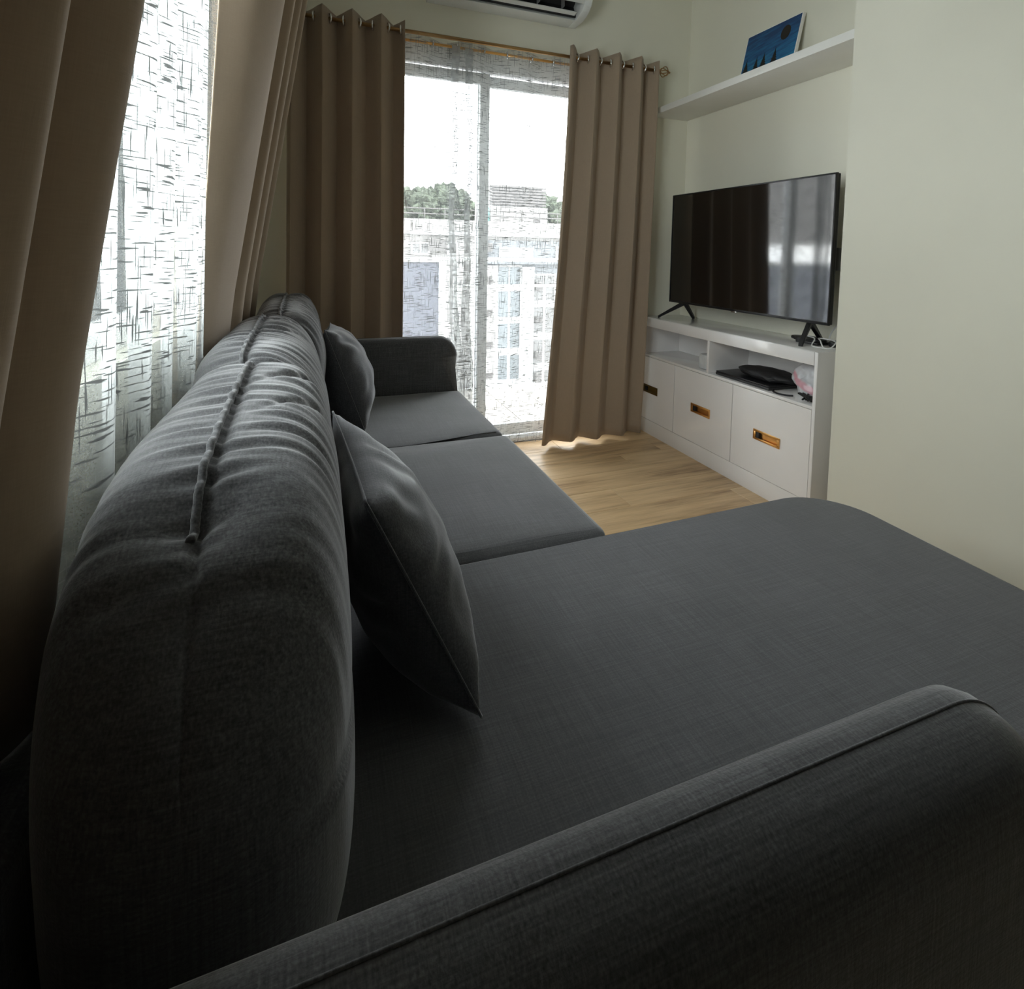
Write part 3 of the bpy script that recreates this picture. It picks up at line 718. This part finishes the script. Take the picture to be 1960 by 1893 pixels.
# ------------------------------------------------------------------ throw pillows
def pillow(label, TN, TF, BN, BF, T, seed):
    TN, TF, BN, BF = map(Vector, (TN, TF, BN, BF))
    nrm = ((TF - TN).cross(BN - TN)).normalized()
    if nrm.x < 0: nrm = -nrm
    root = empty('throw_pillow', ((BN + BF) / 2), label, 'pillow', 'throw pillows on the sofa')
    n = 44
    vs, fs = [], []
    def pt(i, j, side):
        s, t = 2 * i / n - 1, 2 * j / n - 1
        # edges bow inwards between the corners
        s2 = s * (1 - .075 * (1 - t * t)); t2 = t * (1 - .075 * (1 - s * s))
        u, v = (s2 + 1) / 2, (t2 + 1) / 2
        p = TN * (1-u) * (1-v) + TF * u * (1-v) + BN * (1-u) * v + BF * u * v
        h = T * ((1 - s**2) ** .5) * ((1 - t**2) ** .5)
        if side < 0: h *= .75 + .85 * v
        e = min(1 - abs(s), 1 - abs(t))
        wr = .006 * noise.noise(Vector((s * 3, t * 3, seed))) * min(1, e * 5)
        wr += .0035 * math.sin(14 * s + 4 * noise.noise(Vector((s*2, t*2, seed)))) * math.exp(-((t + .8) / .3) ** 2) * min(1, e * 8)
        wr += .0035 * math.sin(13 * t + 4 * noise.noise(Vector((s*2, t*2, seed+3)))) * math.exp(-((s + .8) / .25) ** 2) * min(1, e * 8)
        return p + nrm * side * (h + wr)
    idx = {}
    for side in (1, -1):
        for j in range(n + 1):
            for i in range(n + 1):
                edge = i in (0, n) or j in (0, n)
                key = (i, j, 0 if edge else side)
                if key not in idx:
                    idx[key] = len(vs); vs.append(pt(i, j, side))
    g = lambda i, j, s: idx[(i, j, 0 if (i in (0, n) or j in (0, n)) else s)]
    for side in (1, -1):
        for j in range(n):
            for i in range(n):
                q = (g(i, j, side), g(i+1, j, side), g(i+1, j+1, side), g(i, j+1, side)); fs.append(q if side > 0 else q[::-1])
    c_ = from_data('pillow_cover', vs, fs, M_pillow, root, smooth=True)
    ring = [vs[idx[(i, 0, 0)]] for i in range(n)] + [vs[idx[(n, j, 0)]] for j in range(n)] + [vs[idx[(n - i, n, 0)]] for i in range(n)] + [vs[idx[(0, n - j, 0)]] for j in range(n)]
    tube('piping', ring, .0022, M_seam, root, 6, closed=True)
pillow('charcoal throw pillow standing on the chaise against the nearest back cushion', onY((700, 962), .72), onY((637, 788), 1.12), (.222, .690, .462), (.190, 1.09, .462), .084, 3)
pillow('charcoal throw pillow farther along the sofa, near the far armrest', onY((621, 632), 1.93), onY((632, 618), 2.30), (.172, 1.975, .462), (.185, 2.37, .462), .10, 11)

# ------------------------------------------------------------------ TV cabinet
cab = empty('tv_cabinet', (2.1, 2.2, 0), 'glossy white TV cabinet with open shelf and three gold-handled drawers', 'cabinet')
CL, CR, CF, CB = YB - .002, 1.600, 1.955, XN - .002
box('countertop', CF, CB, CR + .017, CL, .690, .735, M_white, cab, .002)
box('fascia', CF - .004, CF + .016, CR + .017, CL, .676, .733, M_white, cab, .002)
box('side_panel', CF - .002, CB, CR, CR + .016, 0, .734, M_white, cab, .002)
box('side_panel', CF + .02, CB, CL - .016, CL, .095, .689, M_white, cab, .002)
box('back_panel', CB - .012, CB, CR + .017, CL - .017, .095, .689, M_white, cab)
box('shelf_board', CF + .001, CB - .013, CR + .017, CL - .017, .488, .502, M_white, cab, .001)
box('divider', CF + .001, CB - .013, 2.248, 2.264, .503, .689, M_white, cab, .001)
box('plinth', CF + .006, CB - .02, CR + .017, CL - .002, 0, .088, M_white, cab, .001)
def handle(parent, y0, y1, z0, z1, m):
    h = boxes('handle', [(CF - .006, CF - .001, y0, y1, z0, z0 + .010), (CF - .006, CF - .001, y0, y1, z1 - .010, z1), (CF - .006, CF - .001, y0, y0 + .016, z0 + .010, z1 - .010), (CF - .006, CF - .001, y1 - .016, y1, z0 + .010, z1 - .010)], m, parent, .001)
    box('handle_recess', CF + .008, CF + .012, y0 + .014, y1 - .014, z0 + .006, z1 - .006, m, parent)
    box('handle_catch', CF - .004, CF + .006, y1 - .034, y1 - .018, z0 + .008, z1 - .008, M_dark, parent)
for (a, b_, hy0, hy1, m) in ((1.619, 2.064, 1.768, 1.920, M_gold), (2.069, 2.520, 2.219, 2.368, M_gold), (2.525, CL - .001, 2.678, 2.822, M_golddark)):
    hz0, hz1 = .264, .312
    fr = boxes('drawer', [(CF, CF + .016, a, hy0 + .012, .094, .486), (CF, CF + .016, hy1 - .012, b_, .094, .486), (CF, CF + .016, hy0 + .012, hy1 - .012, .094, hz0 + .005), (CF, CF + .016, hy0 + .012, hy1 - .012, hz1 - .005, .486)], M_white, cab)
    handle(fr, hy0, hy1, hz0, hz1, m)
box('wall_shelf', XR + .001, XN - .001, YC + .001, YB - .001, 1.974, 2.010, M_shelf, None, .0015)
tag(bpy.data.objects['wall_shelf'], 'white floating shelf spanning the niche above the television', 'shelf')

# painting leaning on the niche wall
z4 = lambda x, y: (1200 + x * .2347, y * .2347)
TL, TR = onX(z4(1002, 298), 2.222), onX(z4(1452, 98), 2.222)
ptg = empty('canvas_painting', (2.17, (TL.y + TR.y) / 2, 2.011), 'small blue canvas painting of pine trees under a dark moon, leaning on the shelf', 'painting')
up = Vector((2.214, 0, 2.302)) - Vector((2.150, 0, 2.012)); H = up.length; up.normalize(); ax = Vector((0, -1, 0)); nn = up.cross(ax).normalized()
if nn.x > 0: nn = -nn
O = Vector((2.150, TL.y, 2.012)); W = TL.y - TR.y
def cv(a, b, d=0): return O + ax * (a * W) + up * (b * H) + nn * d
def slab(name, loop, d0, d1, mat, parent):
    n = len(loop); vs = [cv(a, b, d0) for a, b in loop] + [cv(a, b, d1) for a, b in loop]
    fs = [tuple(range(n))[::-1], tuple(range(n, 2*n))] + [(i, (i+1) % n, (i+1) % n + n, i + n) for i in range(n)]
    return from_data(name, vs, fs, mat, parent)
mp_, nt, b = new_mat('painted_blue'); t = N(nt, 'ShaderNodeTexCoord').outputs['Object']
mpp = N(nt, 'ShaderNodeMapping'); mpp.inputs['Rotation'].default_value = (.12, 0, 0); nt.links.new(t, mpp.inputs['Vector'])
st1 = noise_node(nt, mpp.outputs['Vector'], 1, 4, (10, 8, 70), .6)
sep = N(nt, 'ShaderNodeSeparateXYZ'); nt.links.new(t, sep.inputs[0])
g = mathn(nt, 'ADD', mathn(nt, 'MULTIPLY', st1, .8), mathn(nt, 'MULTIPLY', sep.outputs[2], -1.3))
nt.links.new(ramp(nt, g, [(.22, (.008, .050, .15)), (.40, (.012, .12, .28)), (.54, (.020, .20, .36)), (.70, (.07, .34, .47))]), b.inputs['Base Color']); b.inputs['Roughness'].default_value = .5
slab('canvas', [(0, 0), (1, 0), (1, 1), (0, 1)], -.016, 0, M_shelf, ptg)
slab('painted_sky', [(.012, .0), (.985, .0), (.985, .988), (.012, .988)], 0, .0006, mp_, ptg)
M_ink = simple('black_paint', (.006, .007, .006), .6); M_moon = simple('dark_moon_paint', (.018, .013, .008), .6)
slab('painted_moon', [(.755 + .085 * math.cos(k * math.pi / 12), .765 + .125 * math.sin(k * math.pi / 12)) for k in range(24)], .0006, .0010, M_moon, ptg)
def pine(cx_, h, w):
    L, R_ = [], []
    for k in range(6):
        b0 = .27 + h * (1 - k / 6); ww = w * (k + .6) / 6
        L.append((cx_ - ww * .45, b0 + .004)); L.append((cx_ - ww, b0 - h / 7)); R_.append((cx_ + ww * .45, b0 + .004)); R_.append((cx_ + ww, b0 - h / 7))
    loop = [(cx_, .30 + h)] + R_ + [(cx_ + w, 0), (cx_ - w, 0)] + L[::-1]
    slab('painted_pine', loop, .0006, .0011, M_ink, ptg)
for cx_, h, w in ((.09, .25, .085), (.29, .24, .075), (.43, .26, .085), (.63, .27, .085)): pine(cx_, h, w)

# ------------------------------------------------------------------ television
TX = 2.055
tl, tr_, bl, br = [onX(p, TX) for p in ((1290.2, 373.7), (1604.5, 329.4), (1278.4, 576.3), (1583, 624.3))]
ty0, ty1 = (tr_.y + br.y) / 2, (tl.y + bl.y) / 2; tz0, tz1 = (bl.z + br.z) / 2, (tl.z + tr_.z) / 2
tv = empty('television', (TX + .02, (ty0 + ty1) / 2, .735), 'large flat black television standing on two splayed feet on the white cabinet', 'television')
boxes('bezel', [(TX, TX + .012, ty0, ty0 + .007, tz0, tz1), (TX, TX + .012, ty1 - .007, ty1, tz0, tz1), (TX, TX + .012, ty0 + .007, ty1 - .007, tz0, tz0 + .012), (TX, TX + .012, ty0 + .007, ty1 - .007, tz1 - .007, tz1)], M_black, tv, .001)
box('screen', TX + .003, TX + .010, ty0 + .007, ty1 - .007, tz0 + .012, tz1 - .007, M_screen, tv)
box('panel_back', TX + .012, TX + .028, ty0 + .002, ty1 - .002, tz0 + .002, tz1 - .002, M_black, tv, .003)
box('rear_housing', TX + .028, TX + .066, ty0 + .12, ty1 - .12, tz0 + .03, tz0 + .40, M_black, tv, .01)
box('logo_badge', TX - .003, TX, (ty0 + ty1) / 2 - .02, (ty0 + ty1) / 2 + .02, tz0 - .006, tz0 + .002, M_chrome, tv, .001)
def foot(yc, dy):
    ap = Vector((TX + .020, yc, tz0 + .006))
    L = []
    tips = (Vector((TX - .055, yc + dy[0], .741)), Vector((TX + .135, yc + dy[1], .741)))
    bm = bmesh.new()
    for tpt in tips:
        d = tpt - ap; side = Vector((0, 0, 1)).cross(d).normalized() * .010
        upv = Vector((0, 0, .014))
        a = [ap + side + upv, ap - side + upv, ap - side - upv * 1.1, ap + side - upv * 1.1]
        e_ = [tpt + side + upv * .5, tpt - side + upv * .5, tpt - side - upv * .5, tpt + side - upv * .5]
        va = [bm.verts.new(p) for p in a]; ve = [bm.verts.new(p) for p in e_]
        bm.faces.new(va); bm.faces.new(ve[::-1])
        for i in range(4): bm.faces.new((va[i], ve[i], ve[(i+1) % 4], va[(i+1) % 4]))
    bm_done('foot', bm, M_black, tv, .0015, 1)
foot(ty1 - .125, (.150, .06)); foot(ty0 + .105, (-.02, .03))
pw_ = boxes('power_plug', [(2.115, 2.150, ty0 + .03, ty0 + .10, 1.07, 1.17), (2.130, 2.238, ty0 + .05, ty0 + .11, 1.10, 1.14)], M_black, tv, .004)
cb = tube('tv_cable', spline([(2.15, 1.66, 1.07), (2.17, 1.61, 1.02), (2.175, 1.585, .96), (2.16, 1.60, .90), (2.17, 1.66, .86), (2.18, 1.72, .80), (2.19, 1.75, .745)], 8), .0028, M_cable)
tag(cb, 'thin white cable drooping behind the right edge of the television', 'cable')
# settop box and coiled cable by the right foot
sbx = empty('settop_box', (2.14, 1.76, .736), 'flat black set-top box lying on the cabinet behind the right TV foot', 'device')
def oval(cx_, cy_, rx, ry, z0, z1, name, mat, parent, n=28, bev=.004):
    prof = [(cx_ + rx * math.cos(2*math.pi*k/n), cy_ + ry * math.sin(2*math.pi*k/n)) for k in range(n)]
    return prism(name, prof, 'Z', z0, z1, mat, parent, bev, 2)
oval(2.125, 1.795, .052, .085, .748, .760, 'lid', M_black, sbx); boxes('box_body', [(2.085, 2.175, 1.715, 1.83, .736, .748)], M_black, sbx, .002)
pk = oval(2.16, 1.675, .045, .030, .736, .758, 'adapter', M_black, None); tag(pk, 'small black adapter puck lying in the coil of white cable', 'adapter')
cw = tube('charger_cable', spline([(2.10, 1.79, .77), (2.09, 1.74, .768), (2.065, 1.715, .763), (2.04, 1.705, .741), (2.035, 1.66, .740), (2.06, 1.635, .740), (2.10, 1.64, .762), (2.13, 1.69, .765), (2.11, 1.73, .766), (2.07, 1.69, .764), (2.045, 1.65, .741), (2.07, 1.622, .740), (2.11, 1.630, .741)], 8), .0027, M_cable)
tag(cw, 'white charging cable looped over the black box on the cabinet', 'cable')

# ------------------------------------------------------------------ things in the open shelf
z5 = lambda x, y: (1200 + x * .2347, 560 + y * .2347)
S = .503
lp = empty('laptop', (2.08, 2.0, S), 'closed dark laptop lying flat under the black bag in the open shelf', 'laptop')
la, lb_, lc = onZ(z5(757, 640), S), onZ(z5(1180, 772), S), onZ(z5(1285, 765), S)
y1_, y0_ = 2.215, 1.865
box('lower_case', 1.975, 2.185, y0_, y1_, S + .001, S + .014, M_tray, lp, .003); box('lid', 1.977, 2.183, y0_ + .002, y1_ - .002, S + .0145, S + .022, M_black, lp, .002)
def blob(name, c, r, mat, parent, seed, amp=.25, freq=14, flat=None, sub=4):
    bm = bmesh.new(); bmesh.ops.create_icosphere(bm, subdivisions=sub, radius=1.0)
    for v in bm.verts:
        d = v.co.normalized(); p = Vector((d.x * r[0], d.y * r[1], d.z * r[2]))
        k = 1 + amp * noise.noise(p * freq + Vector((seed, 0, 0))) + amp * .5 * noise.noise(p * freq * 2.3 + Vector((0, seed, 0)))
        p *= k; v.co = Vector(c) + p
        if flat is not None and v.co.z < flat: v.co.z = flat + (v.co.z - flat) * .02
    return bm_done(name, bm, mat, parent, 0, smooth=True)
bg = blob('pouch', (2.085, 1.985, S + .048), (.085, .165, .029), M_bagcloth, None, 3, .22, 13, S + .0235); tag(bg, 'soft black fabric pouch lying on the laptop in the open shelf', 'bag')
bag = empty('plastic_bag', (2.06, 1.72, S), 'white plastic bag with pink print crumpled at the right of the open shelf', 'bag')
bb = blob('bag_film', (2.075, 1.715, S + .072), (.080, .085, .080), M_film, bag, 9, .30, 16, S + .001)
cl = tubes('cable_bundle', [(spline([(1.985 + .02 * math.cos(a * 2.1 + q), 1.665 + .030 * math.cos(a + q * 1.3), S + .022 + .014 * math.sin(a * 1.7 + q)) for a in [x_ * .9 for x_ in range(8)]], 6), .0042, False) for q in range(5)], M_bagcloth, None, 6)
tag(cl, 'tangled black cables in front of the plastic bag in the shelf', 'cables')
stp = tube('strap', spline([(1.985, 1.845, S + .010), (1.972, 1.835, S + .006), (1.968, 1.80, S + .005), (1.972, 1.76, S + .008), (1.98, 1.735, S + .012)], 8), .0042, M_bagcloth); tag(stp, 'short black strap on the shelf board before the laptop', 'strap')
tp = empty('tissue_pack', (2.05, 2.33, S), 'clear wrapped white tissue pack beside the divider in the left shelf', 'tissue pack')
rounded = boxes('pack_body', [(1.985, 2.115, 2.272, 2.365, S + .001, S + .085)], M_film2, tp, .014)
boxes('tissue_stack', [(1.992, 2.108, 2.280, 2.357, S + .006, S + .040), (1.992, 2.108, 2.280, 2.357, S + .043, S + .076)], M_cable, tp, .006)

# ------------------------------------------------------------------ air conditioner
M_fin = simple('grey_plastic', (.22, .22, .22), .5)
ac = empty('air_conditioner', (1.0, 2.75, 2.42), 'white split air conditioner high on the back wall above the sheer', 'air conditioner')
ax0, ax1 = .56, 1.425
yw = YB - .002
prof_end = [(yw, 2.415), (yw, 2.70), (2.66, 2.70), (2.635, 2.66), (2.632, 2.56), (2.640, 2.50), (2.660, 2.462), (2.685, 2.440), (2.72, 2.425), (2.76, 2.418)]
for xa, xb in ((ax0, ax0 + .045), (ax1 - .045, ax1)): prism('end_cap', prof_end, 'X', xa, xb, M_ac, ac, .004, 2)
prism('rear_housing', [(yw, 2.416), (yw, 2.69), (2.80, 2.69), (2.80, 2.47), (2.765, 2.426), (2.76, 2.420)], 'X', ax0 + .045, ax1 - .045, M_ac, ac, .001)
prism('front_panel', [(2.80, 2.69), (2.665, 2.695), (2.638, 2.66), (2.635, 2.56), (2.643, 2.505), (2.662, 2.468), (2.675, 2.478), (2.70, 2.56), (2.80, 2.56)], 'X', ax0 + .045, ax1 - .045, M_ac, ac, .001)
prism('outlet_shade_fill', [(2.799, 2.56), (2.799, 2.478), (2.7625, 2.432), (2.756, 2.438), (2.788, 2.50), (2.75, 2.535), (2.70, 2.53), (2.70, 2.56)], 'X', ax0 + .045, ax1 - .045, M_dark, ac)  # dark liner standing in for the shade inside the outlet slot
prism('louver_blade', [(2.747, 2.440), (2.745, 2.436), (2.718, 2.443), (2.719, 2.448)], 'X', ax0 + .05, ax1 - .06, M_ac, ac)
for i in range(5): box('outlet_fin', .70 + i * .145, .7025 + i * .145, 2.70, 2.74, 2.455, 2.53, M_fin, ac)
box('display_window', 1.285, 1.330, 2.634, 2.648, 2.508, 2.545, M_screen, ac)
M_tick = simple('grey_print', (.35, .36, .36), .5)
for k in range(3): box('rating_line', 1.352, 1.376, 2.6385, 2.6400 + .004, 2.512 + k * .008, 2.514 + k * .008, M_tick, ac)
